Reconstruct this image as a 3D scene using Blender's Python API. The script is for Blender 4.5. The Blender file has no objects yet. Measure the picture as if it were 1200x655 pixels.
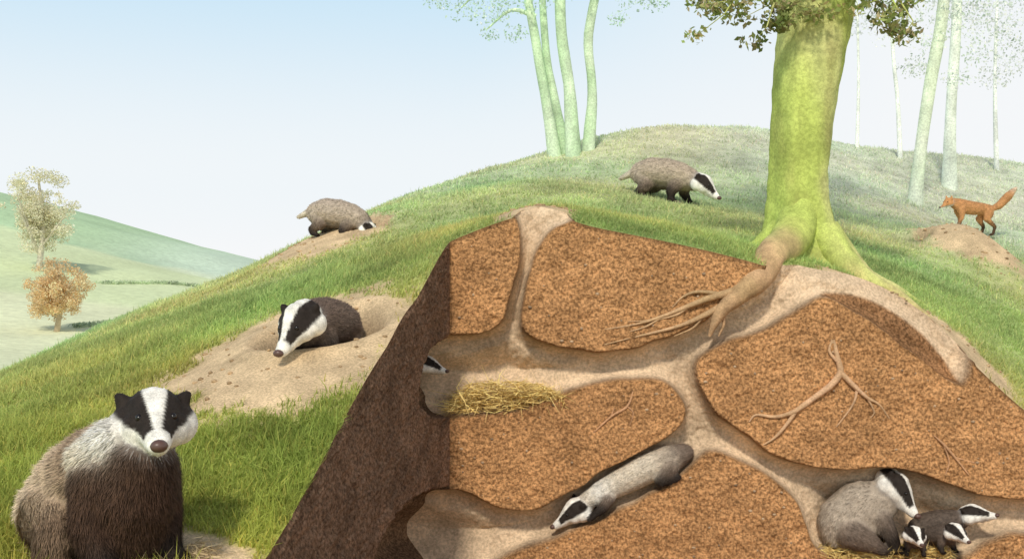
import bpy, math, random
import numpy as np
from mathutils import Vector, Matrix
random.seed(3); rng=np.random.default_rng(7)
scn=bpy.context.scene
EYE=1.6375
# ---------------------------------------------------------------- helpers
def at(b,e,d):
    """image pixel column b and row e placed at chosen distance d -> world metres"""
    return ((b-600)/1400*d, d-7.0, EYE+(327.5-e)/1400*d)
def sm(a,b,x):
    t=np.clip((x-a)/(b-a),0,1); return t*t*(3-2*t)
_tab=rng.random((256,256))
def vn(x,y,s=0):
    x=np.asarray(x,float)+s*17.3; y=np.asarray(y,float)+s*9.1
    xi=np.floor(x).astype(int); yi=np.floor(y).astype(int); fx=x-xi; fy=y-yi
    fx=fx*fx*(3-2*fx); fy=fy*fy*(3-2*fy)
    a=_tab[xi%256,yi%256]; b=_tab[(xi+1)%256,yi%256]; c=_tab[xi%256,(yi+1)%256]; d=_tab[(xi+1)%256,(yi+1)%256]
    return (a*(1-fx)+b*fx)*(1-fy)+(c*(1-fx)+d*fx)*fy
def fbm(x,y,s=0):
    return vn(x,y,s)*.5+vn(x*2.1,y*2.1,s+1)*.3+vn(x*4.3,y*4.3,s+2)*.2
def mk(name,V,F,C=None,mat=None,smooth=True,parent=None):
    V=np.asarray(V,np.float32); F=np.asarray(F,np.int32)
    me=bpy.data.meshes.new(name); k=F.shape[1]
    me.vertices.add(len(V)); me.vertices.foreach_set('co',V.ravel())
    me.loops.add(F.size); me.loops.foreach_set('vertex_index',F.ravel())
    me.polygons.add(len(F)); me.polygons.foreach_set('loop_start',np.arange(0,F.size,k,dtype=np.int32))
    me.polygons.foreach_set('loop_total',np.full(len(F),k,np.int32))
    me.polygons.foreach_set('use_smooth',np.full(len(F),smooth))
    me.update(calc_edges=True); me.validate()
    if C is not None: setcol(me,C)
    o=bpy.data.objects.new(name,me); scn.collection.objects.link(o)
    if mat: me.materials.append(mat)
    if parent: o.parent=parent
    return o
def setcol(me,C):
    C=np.asarray(C,np.float32)
    if C.shape[1]==3: C=np.hstack([C,np.ones((len(C),1),np.float32)])
    a=me.color_attributes.new('Col','FLOAT_COLOR','POINT'); a.data.foreach_set('color',C.ravel())
def gridfaces(nr,nc):
    i=np.arange(nr-1)[:,None]*nc+np.arange(nc-1)[None]
    return np.stack([i,i+1,i+nc+1,i+nc],-1).reshape(-1,4)
def empty(name,loc=(0,0,0)):
    e=bpy.data.objects.new(name,None); e.location=loc; e.empty_display_size=.1; scn.collection.objects.link(e); return e
def mat(name,rough=.85,nscale=8,namt=.3,bump=.3,bscale=60,speck=0,spscale=120,dist=.01,spec=.2,trans=0):
    m=bpy.data.materials.new(name); m.use_nodes=True; nt=m.node_tree; N=nt.nodes; L=nt.links
    p=N['Principled BSDF']; p.inputs['Roughness'].default_value=rough; p.inputs['Specular IOR Level'].default_value=spec
    at_=N.new('ShaderNodeAttribute'); at_.attribute_name='Col'
    tc=N.new('ShaderNodeTexCoord')
    n=N.new('ShaderNodeTexNoise'); n.inputs['Scale'].default_value=nscale; n.inputs['Detail'].default_value=6
    L.new(tc.outputs['Object'],n.inputs['Vector'])
    mr=N.new('ShaderNodeMapRange'); mr.inputs[1].default_value=.3; mr.inputs[2].default_value=.7
    mr.inputs[3].default_value=1-namt; mr.inputs[4].default_value=1+namt
    L.new(n.outputs['Fac'],mr.inputs[0])
    vm=N.new('ShaderNodeVectorMath'); vm.operation='SCALE'
    L.new(at_.outputs['Color'],vm.inputs[0]); L.new(mr.outputs[0],vm.inputs['Scale'])
    out=vm.outputs[0]
    if speck>0:
        n2=N.new('ShaderNodeTexNoise'); n2.inputs['Scale'].default_value=spscale; n2.inputs['Detail'].default_value=3; n2.inputs['Roughness'].default_value=.7
        L.new(tc.outputs['Object'],n2.inputs['Vector'])
        m2=N.new('ShaderNodeMapRange'); m2.inputs[1].default_value=.38; m2.inputs[2].default_value=.62
        m2.inputs[3].default_value=-speck; m2.inputs[4].default_value=speck*.6
        L.new(n2.outputs['Fac'],m2.inputs[0])
        ma=N.new('ShaderNodeMath'); ma.operation='MULTIPLY_ADD'; ma.inputs[2].default_value=1
        L.new(m2.outputs[0],ma.inputs[0]); L.new(at_.outputs['Alpha'],ma.inputs[1])   # alpha = graininess of the earth
        v2=N.new('ShaderNodeVectorMath'); v2.operation='SCALE'; L.new(out,v2.inputs[0]); L.new(ma.outputs[0],v2.inputs['Scale']); out=v2.outputs[0]
    L.new(out,p.inputs['Base Color'])
    if bump>0:
        nb=N.new('ShaderNodeTexNoise'); nb.inputs['Scale'].default_value=bscale; nb.inputs['Detail'].default_value=8; nb.inputs['Roughness'].default_value=.65
        L.new(tc.outputs['Object'],nb.inputs['Vector'])
        b=N.new('ShaderNodeBump'); b.inputs['Strength'].default_value=bump; b.inputs['Distance'].default_value=dist
        mb=N.new('ShaderNodeMath'); mb.operation='MULTIPLY'; mb.inputs[1].default_value=bump; L.new(at_.outputs['Alpha'],mb.inputs[0]); L.new(mb.outputs[0],b.inputs['Strength'])
        L.new(nb.outputs['Fac'],b.inputs['Height']); L.new(b.outputs['Normal'],p.inputs['Normal'])
    if trans>0:
        t=N.new('ShaderNodeBsdfTranslucent'); mx=N.new('ShaderNodeMixShader'); mx.inputs[0].default_value=trans
        L.new(out,t.inputs['Color']); L.new(p.outputs[0],mx.inputs[1]); L.new(t.outputs[0],mx.inputs[2])
        L.new(mx.outputs[0],N['Material Output'].inputs['Surface'])
    return m
M_SOIL=mat('soil',.95,5,.20,.9,42,.55,58,.02,.05)
M_TURF=mat('turf',.95,6,.2,.6,50,.28,90,.01,.05)
M_GRASS=mat('grass_blades',.7,3,.14,0,trans=.38)
M_FUR=mat('fur',.7,30,.2,.4,150,.2,220,.003,.15)
M_BARK=mat('bark',.9,5,.18,.6,30,.2,45,.012,.1)
M_ROOT=mat('root',.85,18,.2,.6,60,.2,90,.006,.15)
M_LEAF=mat('leaf',.6,2,.12,0,trans=.42)
M_STRAW=mat('straw',.7,20,.15,0)
M_FIELD=mat('field',.95,.15,.10,.4,1.5,.10,2.0,.2,.05)
def plain(name,col,rough,nscale=40):
    m=bpy.data.materials.new(name); m.use_nodes=True; N=m.node_tree.nodes; L=m.node_tree.links
    p=N['Principled BSDF']; p.inputs['Roughness'].default_value=rough
    n=N.new('ShaderNodeTexNoise'); n.inputs['Scale'].default_value=nscale
    r=N.new('ShaderNodeValToRGB'); r.color_ramp.elements[0].color=(*[c*.6 for c in col],1); r.color_ramp.elements[1].color=(*[min(1,c*1.4) for c in col],1)
    L.new(n.outputs['Fac'],r.inputs[0]); L.new(r.outputs[0],p.inputs['Base Color']); return m
M_EYE=plain('eye_gloss',(.012,.009,.007),.12)
M_NOSE=plain('nose_skin',(.11,.06,.048),.4,200)
M_CLAW=plain('claw',(.3,.24,.17),.4)
# ---------------------------------------------------------------- terrain surface (thin plate spline through image-pixel points at chosen distances and hand-set points)
X0=-.365
def wallx(y): return X0+.155*np.minimum(y,0)
cp=[]
for b,e in [(527,283),(560,270),(600,257),(650,254),(690,266),(760,279),(830,294),(885,308),(930,322),(965,327),(1000,332),(1040,347),(1080,372),(1120,410),(1160,447),(1200,482)]:
    cp.append(at(b,e,7.0))
for q,z in [(.25,1.568),(.5,1.28),(.75,.989),(1,.702)]:
    cp.append((X0-.465*q,-3*q,z))
for t in [(125,648,3.9),(250,650,3.95),(0,650,3.8),(0,500,5.5),(100,545,4.7),(100,470,5.8),(250,455,5.4),(210,400,6.7),(350,408,5.9),(420,400,5.8),
          (300,352,7.6),(400,322,7.3),(470,312,7.2),(450,288,8.4),(390,280,9.5),(390,268,10.5),
          (60,425,7.6),(150,380,8.6),(250,338,10),
          (0,440,8.2),(150,370,10),(300,312,11.5),(450,240,13),(600,190,14),(700,161,14.5),(780,149,15),(900,153,16),(1050,178,17),(1200,195,18),
          (540,255,9.5),(640,243,7.6),(600,228,10),(700,222,10.5),(640,200,12.5),(760,262,8.6),(790,237,11),(850,200,13),(860,285,8),
          (945,309,8),(1000,300,8.6),(900,265,9.5),(950,230,12),(1050,322,8.3),(1100,335,8.6),(1140,276,12),(1130,302,10.3),(1130,235,14.5),(1190,430,7.6),(1200,370,8.6),(1200,320,10),(1250,290,12),(1050,270,11)]:
    cp.append(at(*t))
for t in [(4.0,0,.25),(5.4,0,-.41),(8,0,-.46),(5,1.5,.75),(6.5,3,1.0),(10,4,.3),(11,10,1.5),(15,8,-1.5),(14,0,-1.2),
          (-4.2,-3,.2),(-5.5,0,.0),(-6,3,-.2),(-9,0,-2),(-9,6,-2.2),(-3,-6,.0),(-1.7,-7.5,-.2),(-1.14,-5,.25),(-6,-6,-.6),(-10,-6,-2),
          (-5.5,6,.3),(-4.2,8,.6),(-3,10,.6),(-1,11.5,1.2),(2,13,2.2),(6,15,1.8),(10,17,.3),(-8,12,-2.5),(-3,18,-2.5),(4,20,-2),(10,24,-3),(-10,22,-3),(0,28,-3.5)]:
    cp.append(t)
cp=np.array(cp); n=len(cp)
def ker(r2): return np.where(r2>0,.5*r2*np.log(r2+1e-12),0)
d2=((cp[:,None,:2]-cp[None,:,:2])**2).sum(-1)
A=np.zeros((n+3,n+3)); A[:n,:n]=ker(d2)+np.eye(n)*.02; A[:n,n]=1; A[:n,n+1:]=cp[:,:2]; A[n,:n]=1; A[n+1:,:n]=cp[:,:2].T
sol=np.linalg.solve(A,np.r_[cp[:,2],0,0,0])
# spoil heaps: x,y,rx,ry,height ; burrow entrances: x,y,radius,depth
def sp(b,d,rx,ry,hh): return ((b-600)/1400*d,d-7.,rx,ry,hh)
SPOIL=[sp(345,5.80,.66,.92,.05),sp(385,9.65,.52,.85,.05),sp(628,7.25,.27,.30,.03),sp(1075,7.25,.62,.42,.03),sp(1132,10.30,.44,.80,.28),sp(190,3.95,.35,.16,.0)]
HOLES=[(-.94,-1.06,.27,.27),(-1.10,2.60,.20,.18),(3.50,3.40,.13,.22)]
def hgt(x,y):
    x=np.asarray(x,float); y=np.asarray(y,float); sh=x.shape; xf=x.ravel(); yf=y.ravel(); out=np.empty(len(xf))
    for i in range(0,len(xf),40000):
        a=xf[i:i+40000]; b=yf[i:i+40000]
        r2=(a[:,None]-cp[None,:,0])**2+(b[:,None]-cp[None,:,1])**2
        out[i:i+40000]=ker(r2)@sol[:n]+sol[n]+sol[n+1]*a+sol[n+2]*b
    for (cx,cy,rx,ry,hh) in SPOIL:
        out+=hh*np.exp(-(((xf-cx)/rx)**2+((yf-cy)/ry)**2)*1.5)
    for (cx,cy,R,dp) in HOLES:
        r=np.sqrt((xf-cx)**2+(yf-cy)**2); out+=-dp*np.exp(-(r/R)**4)+.035*np.exp(-((r-R*1.35)/(.3*R))**2)
    out+=.035*(vn(xf*1.7,yf*1.7,3)-.5)*sm(.05,.6,np.abs(yf))
    out=np.maximum(out,-4)
    return out.reshape(sh)
def h1(x,y): return float(hgt(np.array([x]),np.array([y]))[0])
def spoilmask(x,y):
    m=np.zeros_like(x)
    nz=(fbm(x*6,y*6,5)-.5)*.5+(vn(x*30,y*30,2)-.5)*.25
    for (cx,cy,rx,ry,hh) in SPOIL:
        r=np.sqrt(((x-cx)/rx)**2+((y-cy)/ry)**2)
        m=np.maximum(m,1-sm(.78,1.12,r+nz))
    return m
def grasscol(x,y):
    t=sm(-3.2,2.0,y)[:,None]; t2=sm(.5,8,y)[:,None]  # distance haze put into the colour: grass pales with y
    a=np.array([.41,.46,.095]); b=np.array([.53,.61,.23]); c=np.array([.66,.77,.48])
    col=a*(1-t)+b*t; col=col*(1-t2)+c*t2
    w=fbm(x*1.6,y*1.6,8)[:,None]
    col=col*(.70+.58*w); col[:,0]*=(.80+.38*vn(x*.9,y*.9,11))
    r=(sm(1.5,4.5,x+y*.1)*sm(2,7.5,y))[:,None]  # mist over the far right hillside mixed into the grass colour
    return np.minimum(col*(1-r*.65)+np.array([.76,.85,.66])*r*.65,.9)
# ---------------------------------------------------------------- section blocks
def S(b,e): return ((b-600)/200.,(655-e)/200.)
def chaikin(P,it=2):
    P=np.array(P,float)
    for _ in range(it):
        Q=np.roll(P,-1,0); P=np.stack([P*.75+Q*.25,P*.25+Q*.75],1).reshape(-1,2)
    return P
def pdist(px,pz,P):
    d=np.full(px.shape,1e9); ins=np.zeros(px.shape,bool)
    m=len(P)
    for i in range(m):
        a=P[i]; b=P[(i+1)%m]; ab=b-a; L=ab@ab+1e-12
        t=np.clip(((px-a[0])*ab[0]+(pz-a[1])*ab[1])/L,0,1)
        d=np.minimum(d,(px-a[0]-t*ab[0])**2+(pz-a[1]-t*ab[1])**2)
        c=(a[1]>pz)!=(b[1]>pz)
        with np.errstate(divide='ignore',invalid='ignore'):
            xx=(b[0]-a[0])*(pz-a[1])/(b[1]-a[1]+1e-15)+a[0]
        ins^=c&(px<xx)
    return np.sqrt(d),ins
BL=[
 [(440,200),(592,200),(598,245),(606,262),(611,285),(606,320),(597,355),(585,382),(560,392),(527,393),(440,393)],
 [(692,200),(690,245),(672,258),(643,272),(628,295),(619,330),(611,365),(614,392),(650,406),(700,414),(745,408),(790,392),(825,378),(850,355),(880,332),(903,312),(905,280),(900,200)],
 [(440,488),(527,488),(560,487),(620,480),(660,460),(700,449),(765,443),(788,450),(806,478),(798,502),(770,520),(720,545),(670,575),(632,598),(590,598),(560,584),(527,571),(440,571)],
 [(815,428),(832,410),(870,396),(905,385),(935,364),(965,346),(1000,363),(1050,398),(1090,428),(1126,458),(1138,440),(1150,400),(1200,380),(2000,380),(2000,586),(1200,586),(1150,580),(1100,562),(1040,546),(990,549),(950,550),(905,531),(870,508),(838,482),(820,455)],
 [(835,527),(870,543),(910,563),(938,588),(944,618),(958,646),(1000,660),(1100,662),(1140,652),(1160,636),(1200,624),(2000,620),(2000,800),(440,800),(440,692),(545,690),(590,654),(640,636),(690,616),(740,592),(790,567),(818,540)],
]
BL=[chaikin([S(*p) for p in P]) for P in BL]
def depthf(d): 
    t=np.clip(d/.08,0,1)
    return .155*np.sqrt(1-(1-t)**2)+.12*sm(.09,.26,d)
def secdepth(x,z):
    D=np.full(x.shape,1e9); I=np.zeros(x.shape,bool)
    jx=x+(vn(x*9,z*9,4)-.5)*.02; jz=z+(vn(x*9,z*9,5)-.5)*.02
    for P in BL:
        d,i=pdist(jx,jz,P); D=np.minimum(D,d); I|=i
    return np.where(I,0,depthf(D)),np.where(I,-D,D)
C_SOIL=np.array([.55,.295,.13]); C_TUN=np.array([.69,.52,.35]); C_WALLSHADE=np.array([.235,.145,.093]); C_SAND=np.array([.68,.51,.31])
tx=np.r_[np.arange(X0,4.0,.03),np.arange(4.0,6.0,.1),6.0]
def topz_iter(x):
    y=np.zeros_like(x)
    for _ in range(4):
        z=hgt(x,y); y,_s=secdepth(x,z)
    return y,z
xc=np.arange(X0,3.6,.0075); xc=np.r_[xc,np.arange(3.6,6.0,.04),6.0]
ty,tz=topz_iter(xc)
k=np.ones(5)/5
ty=np.convolve(np.pad(ty,2,'edge'),k,'valid'); ty[0]=0
tz=hgt(xc,ty); tz=np.maximum(tz,-.415)
NR=330; ZB=-.42
tt=np.linspace(0,1,NR)[:,None]
Xg=np.repeat(xc[None],NR,0); Zg=ZB+(tz[None]-ZB)*tt
Dg,Sg=secdepth(Xg,Zg); Dg[-1]=ty
rough=(fbm(Xg*14,Zg*14,6)-.5)*.026+(vn(Xg*60,Zg*60,7)-.5)*.008
Yg=Dg+np.where(Sg<0,rough*(np.abs(Sg)>.006),rough*1.0)
Xv=Xg-Dg*np.exp(-(Xg-X0)/.10)
fall=sm(0,.03,tz[None]-Zg)
Yg=Dg+(Yg-Dg)*fall
V=np.stack([Xv,Yg,Zg],-1).reshape(-1,3)
m=sm(-.004,.012,Sg)
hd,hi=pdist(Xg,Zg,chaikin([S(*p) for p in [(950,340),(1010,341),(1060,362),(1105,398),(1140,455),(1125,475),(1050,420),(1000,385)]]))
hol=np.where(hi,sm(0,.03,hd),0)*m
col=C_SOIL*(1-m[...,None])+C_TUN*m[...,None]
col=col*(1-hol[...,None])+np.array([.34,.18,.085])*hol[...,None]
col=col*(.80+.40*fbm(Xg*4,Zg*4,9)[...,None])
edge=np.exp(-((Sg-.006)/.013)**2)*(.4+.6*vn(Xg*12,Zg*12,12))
col=col*(1-.5*edge[...,None])  # shade line painted along the tunnel rims
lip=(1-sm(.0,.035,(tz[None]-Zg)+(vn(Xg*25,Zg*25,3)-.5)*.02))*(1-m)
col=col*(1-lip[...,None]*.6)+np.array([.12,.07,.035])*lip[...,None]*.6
al=1-m*(1-hol)*.55
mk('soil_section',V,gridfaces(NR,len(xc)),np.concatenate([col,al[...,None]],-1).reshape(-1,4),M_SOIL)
corner=np.stack([Xv[:,0],Yg[:,0],Zg[:,0]],-1)
# left wall of the cut
qs=np.r_[np.arange(0,2.0,.010),np.arange(2.0,8.0,.025)]   # metres toward viewer in y
wy=-qs; wx=wallx(wy); wz=hgt(wx,wy); wz=np.maximum(wz,ZB+.02)
Qg=np.repeat((qs*3.036/3)[None],NR,0); WZ=ZB+(wz[None]-ZB)*tt
VD=[[(-.4,1.31),(0,1.30),(.3,1.29),(.62,1.24),(.80,1.10),(.78,.98),(.55,.90),(.3,.86),(0,.835),(-.4,.835)],
    [(-.8,.42),(0,.42),(.5,.50),(1.1,.53),(1.48,.47),(1.68,.36),(1.75,.1),(1.6,-.17),(0,-.175),(-.8,-.175)]]
WD=np.zeros_like(Qg); WM=np.zeros_like(Qg)
for P in VD:
    d,i=pdist(Qg,WZ,chaikin(P)); WD=np.maximum(WD,np.where(i,depthf(d)*1.5,0)); WM=np.maximum(WM,np.where(i,sm(0,.015,d),0))
r=np.sqrt(((Qg-.62)/.34)**2+((WZ-.33)/.12)**2); WD+=.28*np.exp(-r**4); PM=np.exp(-r**4)
rough=(fbm(Qg*12,WZ*14,16)-.5)*.035+(vn(Qg*70,WZ*70,7)-.5)*.014
inn=(WD+rough*sm(0,.05,Qg)*sm(0,.03,wz[None]-WZ))
WX=wx[None]-inn*.988; WY=wy[None]+inn*.153+WD*np.exp(-Qg/.10)
P3=np.stack([WX,WY,WZ],-1)
diff=corner[:,None,:]-P3[:,:1,:]
P3=P3+diff*np.exp(-Qg/.08)[...,None]
col=C_WALLSHADE*(1-WM[...,None])+np.array([.23,.145,.085])*WM[...,None]  # bank wall and chambers: shade put into the soil colour
col=col*(.70+.6*fbm(Qg*6,WZ*6,19)[...,None])*(1-.65*PM[...,None])  # deep pocket darkened in colour as a painted shadow
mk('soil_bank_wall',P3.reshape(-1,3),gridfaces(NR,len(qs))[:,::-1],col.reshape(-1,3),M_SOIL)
# ---------------------------------------------------------------- hill terrain mesh
xl=np.r_[np.arange(-14,-4.5,.3),np.arange(-4.5,X0-.02,.04)]
xr=np.r_[tx[:-1],np.arange(6.0,16.01,.2)]
xs=np.r_[xl,xr]; 
yb=np.r_[np.arange(0,1,.04),np.arange(1,7,.07),np.arange(7,12,.15),np.arange(12,30.1,.6)]
XX,YY=np.meshgrid(xs,yb)
dt=np.interp(xs,xc,ty,left=0,right=0)
YY=YY+dt[None]*np.exp(-YY/.28)
ZZ=hgt(XX,YY)
V1=np.stack([XX,YY,ZZ],-1).reshape(-1,3); F1=gridfaces(len(yb),len(xs))
yf=np.r_[np.arange(0,-4,-.04),np.arange(-4,-8.1,-.3)]
xa=np.r_[xl,X0]
XA,YA=np.meshgrid(xa,yf)
XA=XA+(wallx(YA)-X0)*np.exp((XA-X0)/2.5)
ZA=hgt(XA,YA)
V2=np.stack([XA,YA,ZA],-1).reshape(-1,3); F2=gridfaces(len(yf),len(xa))[:,::-1]+len(V1)
V=np.vstack([V1,V2]); F=np.vstack([F1,F2])
ms=spoilmask(V[:,0],V[:,1])[:,None]
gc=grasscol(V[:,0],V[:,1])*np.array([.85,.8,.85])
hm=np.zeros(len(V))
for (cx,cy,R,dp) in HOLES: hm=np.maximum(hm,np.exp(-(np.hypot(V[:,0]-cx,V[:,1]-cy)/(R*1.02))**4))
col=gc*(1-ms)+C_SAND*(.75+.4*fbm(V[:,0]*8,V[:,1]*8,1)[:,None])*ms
col=col*(1-hm[:,None])+np.array([.06,.036,.024])*hm[:,None]  # darkness inside the burrow mouths painted into the ground colour
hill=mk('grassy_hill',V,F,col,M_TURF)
# cut floor
xf=np.linspace(0,1,60); yf2=np.linspace(-8,0.02,60)
XF,YF=np.meshgrid(xf,yf2); XF=wallx(YF)-.05+XF*16
ZF=-.405+(fbm(XF*3,YF*3,2)-.5)*.04
mk('trench_floor',np.stack([XF,YF,ZF],-1).reshape(-1,3),gridfaces(60,60),np.tile(C_SOIL*.7,(3600,1)),M_SOIL)
# ---------------------------------------------------------------- valley ground out to the horizon
xv=np.r_[np.linspace(-900,-130,20),np.linspace(-120,60,160),np.linspace(70,900,20)]
yv=np.r_[np.linspace(-300,8,12),np.linspace(12,160,150),np.linspace(170,1500,24)]
XX,YY=np.meshgrid(xv,yv)
def valley(x,y):
    base=-4.6+2.6*sm(10,35,y)
    target=np.clip(6.2-(x+43)*.235,-1.6,9)
    z=base+(target-base)*sm(26,98,y)
    ridge=np.clip(1.9-(x+43)*.04,0,2.2)*sm(92,104,y)
    z=z+ridge
    z=z*(1-sm(112,220,y))+(-2)*sm(112,220,y)
    return z+(fbm(x*.08,y*.08,3)-.5)*.8
ZZ=valley(XX,YY)
x=XX.ravel(); y=YY.ravel()
g1=np.array([.74,.78,.52]); g2=np.array([.65,.74,.45]); g3=np.array([.45,.62,.38])
b=sm(.47,.53,vn(x*.05+y*.02,y*.03,4))[:,None]
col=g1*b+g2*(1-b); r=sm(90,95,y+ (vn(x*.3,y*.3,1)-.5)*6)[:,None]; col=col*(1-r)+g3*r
fx=(sm(-40,-24,x)*sm(88,96,y)*.5)[:,None]; col=col*(1-fx)+np.array([.75,.84,.78])*fx  # haze tint mixed into the far bank's colour
f=sm(150,500,y)[:,None]; col=col*(1-f)+np.array([.75,.8,.8])*f  # ground fades with distance to a painted haze colour
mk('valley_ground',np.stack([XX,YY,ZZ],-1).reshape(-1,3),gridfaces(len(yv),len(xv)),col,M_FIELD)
# ---------------------------------------------------------------- blades (grass / straw / fur)
def blades(name,P,D,L,Wd,C,mat_,parent=None,curve=.3,up=None,root=.55,tip=1.15):
    n=len(P); D=D/np.linalg.norm(D,axis=1,keepdims=True)
    r=rng.normal(size=(n,3)); side=np.cross(D,r if up is None else up); side/=np.linalg.norm(side,axis=1,keepdims=True)+1e-9
    bend=rng.normal(size=(n,3))*curve; 
    mid=P+D*(L*.55)[:,None]; tipp=P+(D+bend)*L[:,None]
    w=(Wd*.5)[:,None]
    V=np.stack([P-side*w,P+side*w,mid+side*w*.8,mid-side*w*.8,tipp],1)
    i=np.arange(n)[:,None]*5
    F=np.concatenate([i+np.array([[0,1,2]]),i+np.array([[0,2,3]]),i+np.array([[3,2,4]])],0)
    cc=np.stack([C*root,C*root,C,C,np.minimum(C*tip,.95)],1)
    return mk(name,V.reshape(-1,3),F,cc.reshape(-1,3),mat_,smooth=False,parent=parent)
def grassin(x0,x1,y0,y1,n,l0,l1,w):
    x=rng.uniform(x0,x1,n); y=rng.uniform(y0,y1,n)
    keep=~((y<np.interp(x,xc,ty,left=0,right=0)+.0)&(x>wallx(y)-.0)); x=x[keep]; y=y[keep]
    ms=spoilmask(x,y); keep=rng.random(len(x))>ms*1.02-.01; x=x[keep]; y=y[keep]
    z=hgt(x,y)-.004
    n=len(x); clump=vn(x*5,y*5,21)
    L=rng.uniform(l0,l1,n)*(.5+1.0*clump)
    D=np.stack([rng.normal(.12,.28,n),rng.normal(-.1,.28,n),np.ones(n)],1)
    C=grasscol(x,y)*rng.uniform(.75,1.25,(n,1))
    yl=(rng.random(n)<.15)[:,None]; C=np.where(yl,C*np.array([1.35,1.1,1.2]),C)
    return np.stack([x,y,z],1),D,L,np.full(n,w)*rng.uniform(.7,1.3,n),np.minimum(C,.92)
parts=[grassin(-2.7,X0,-3.7,-1.6,75000,.03,.060,.0048),grassin(-4.2,X0,-1.6,1.2,70000,.022,.048,.006),grassin(X0,4.5,0,1.6,60000,.018,.040,.006),
       grassin(-4.0,6,1.2,4.5,65000,.018,.040,.009),grassin(-3.5,8.5,4.5,12.5,55000,.02,.040,.014)]
P,D,L,Wd,C=[np.concatenate([p[i] for p in parts]) for i in range(5)]
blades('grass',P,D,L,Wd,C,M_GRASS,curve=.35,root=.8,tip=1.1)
# ---------------------------------------------------------------- straw
def straw(name,fn,n,l=.11,w=.0055,base=(.93,.70,.27),flat=.25):
    P=np.array([fn() for _ in range(n)]); D=rng.normal(size=(n,3)); D[:,2]*=flat
    C=np.minimum(np.array(base)*rng.uniform(.6,1.15,(n,1)),.95)
    return blades(name,P-D*.03,D,rng.uniform(.5,1.2,n)*l,np.full(n,w),C,M_STRAW,curve=.35,root=.95,tip=1.)
def nestpt():
    u=rng.uniform(-1,1); v=rng.uniform(0,1)
    xx=-.03+u*.34; top=.84+.16*math.sqrt(max(0,1-abs(u)**2.4))-.01*(u+1)
    base=.86+max(0,.10*u)
    return (xx,rng.uniform(-.03,.14),base+(top-base+.05)*v)
straw('straw_nest',nestpt,1500,.12,.0055)
straw('straw_nest',lambda:(1.83+rng.uniform(0,.75),rng.uniform(-.04,.14),-.005+rng.uniform(0,.07)),1200,.11,.005)
def fr():
    b=rng.uniform(40,255); x,y,z=at(b,650,3.85+rng.uniform(-.15,.15)); return (x,y,h1(x,y)+rng.uniform(.0,.03))
straw('dry_grass_litter',fr,1200,.09,.004,(.66,.52,.30))
# ---------------------------------------------------------------- tubes
def catm(P,k=6):
    P=np.array(P,float); Q=np.vstack([2*P[0]-P[1],P,2*P[-1]-P[-2]]); out=[]
    for i in range(1,len(Q)-2):
        for t in np.linspace(0,1,k,endpoint=False):
            a,b,c,d=Q[i-1],Q[i],Q[i+1],Q[i+2]
            out.append(.5*((2*b)+(-a+c)*t+(2*a-5*b+4*c-d)*t*t+(-a+3*b-3*c+d)*t**3))
    out.append(P[-1]); return np.array(out)
def tube(pts,ns=10,k=6,lump=.12,radial=None):
    """pts rows x,y,z,r ; parallel-transported rings"""
    Q=catm(pts,k); Q[:,3]=np.maximum(Q[:,3],.0015); C=Q[:,:3]; T=np.gradient(C,axis=0); T/=np.linalg.norm(T,axis=1,keepdims=True)
    ref=np.array([0,1,0.]) if abs(T[0,1])<.8 else np.array([1.,0,0])
    A=np.empty_like(T); a=np.cross(T[0],ref); a/=np.linalg.norm(a); A[0]=a
    for i in range(1,len(T)):
        a=a-T[i]*(a@T[i]); a/=np.linalg.norm(a)+1e-12; A[i]=a
    B=np.cross(T,A)
    th=np.linspace(0,2*math.pi,ns,endpoint=False)
    r=Q[:,3][:,None]*(1+lump*(vn(np.cos(th)[None]*2+5,np.arange(len(Q))[:,None]*.6+np.sin(th)[None]*2,int(rng.integers(50)))-.5)*2)
    if radial is not None: r=r*radial(C,th)
    V=C[:,None]+r[...,None]*(np.cos(th)[None,:,None]*A[:,None]+np.sin(th)[None,:,None]*B[:,None])
    m=len(Q); i=np.arange(m-1)[:,None]*ns; j=np.arange(ns)[None]; jn=(j+1)%ns
    F=np.stack([i+j,i+jn,i+ns+jn,i+ns+j],-1).reshape(-1,4)
    return V.reshape(-1,3),F
def join(parts):
    V=[];F=[];o=0
    for v,f in parts: V.append(v);F.append(f+o);o+=len(v)
    return np.vstack(V),np.vstack(F)
def barkcol(V,a,b,s=3):
    w=sm(.35,.65,fbm(V[:,0]*s+V[:,1]*s*.7,V[:,2]*s*.6,31))[:,None]
    return (np.array(a)*(1-w)+np.array(b)*w)*(.85+.3*vn(V[:,0]*20,V[:,2]*7,3)[:,None])
def leaves(name,cents,n,size,col,mat_,parent=None,droop=.0,jit=.35):
    """cents rows x,y,z,rx,ry,rz,weight"""
    c=np.array(cents,float); p=c[:,6]/c[:,6].sum(); k=rng.choice(len(c),n,p=p)
    u=rng.normal(size=(n,3)); u/=np.linalg.norm(u,axis=1,keepdims=True); u*=rng.random((n,1))**.45
    P=c[k,:3]+u*c[k,3:6]
    a=rng.normal(size=(n,3)); a/=np.linalg.norm(a,axis=1,keepdims=True); b=np.cross(a,rng.normal(size=(n,3))); b/=np.linalg.norm(b,axis=1,keepdims=True)
    s=(size*rng.uniform(.6,1.3,n))[:,None]
    V=np.stack([P-a*s*.6,P+b*s*.32,P+a*s*.6,P-b*s*.32],1).reshape(-1,3)
    F=np.arange(n*4).reshape(-1,4)
    cl=rng.uniform(1-jit,1+jit,(len(c),1))[k]*rng.uniform(.75,1.25,(n,1))
    pal=np.array(col); C=np.minimum(pal[rng.integers(len(pal),size=n)]*cl,.93)
    return mk(name,V,F,np.repeat(C,4,0),mat_,smooth=False,parent=parent)
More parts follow.
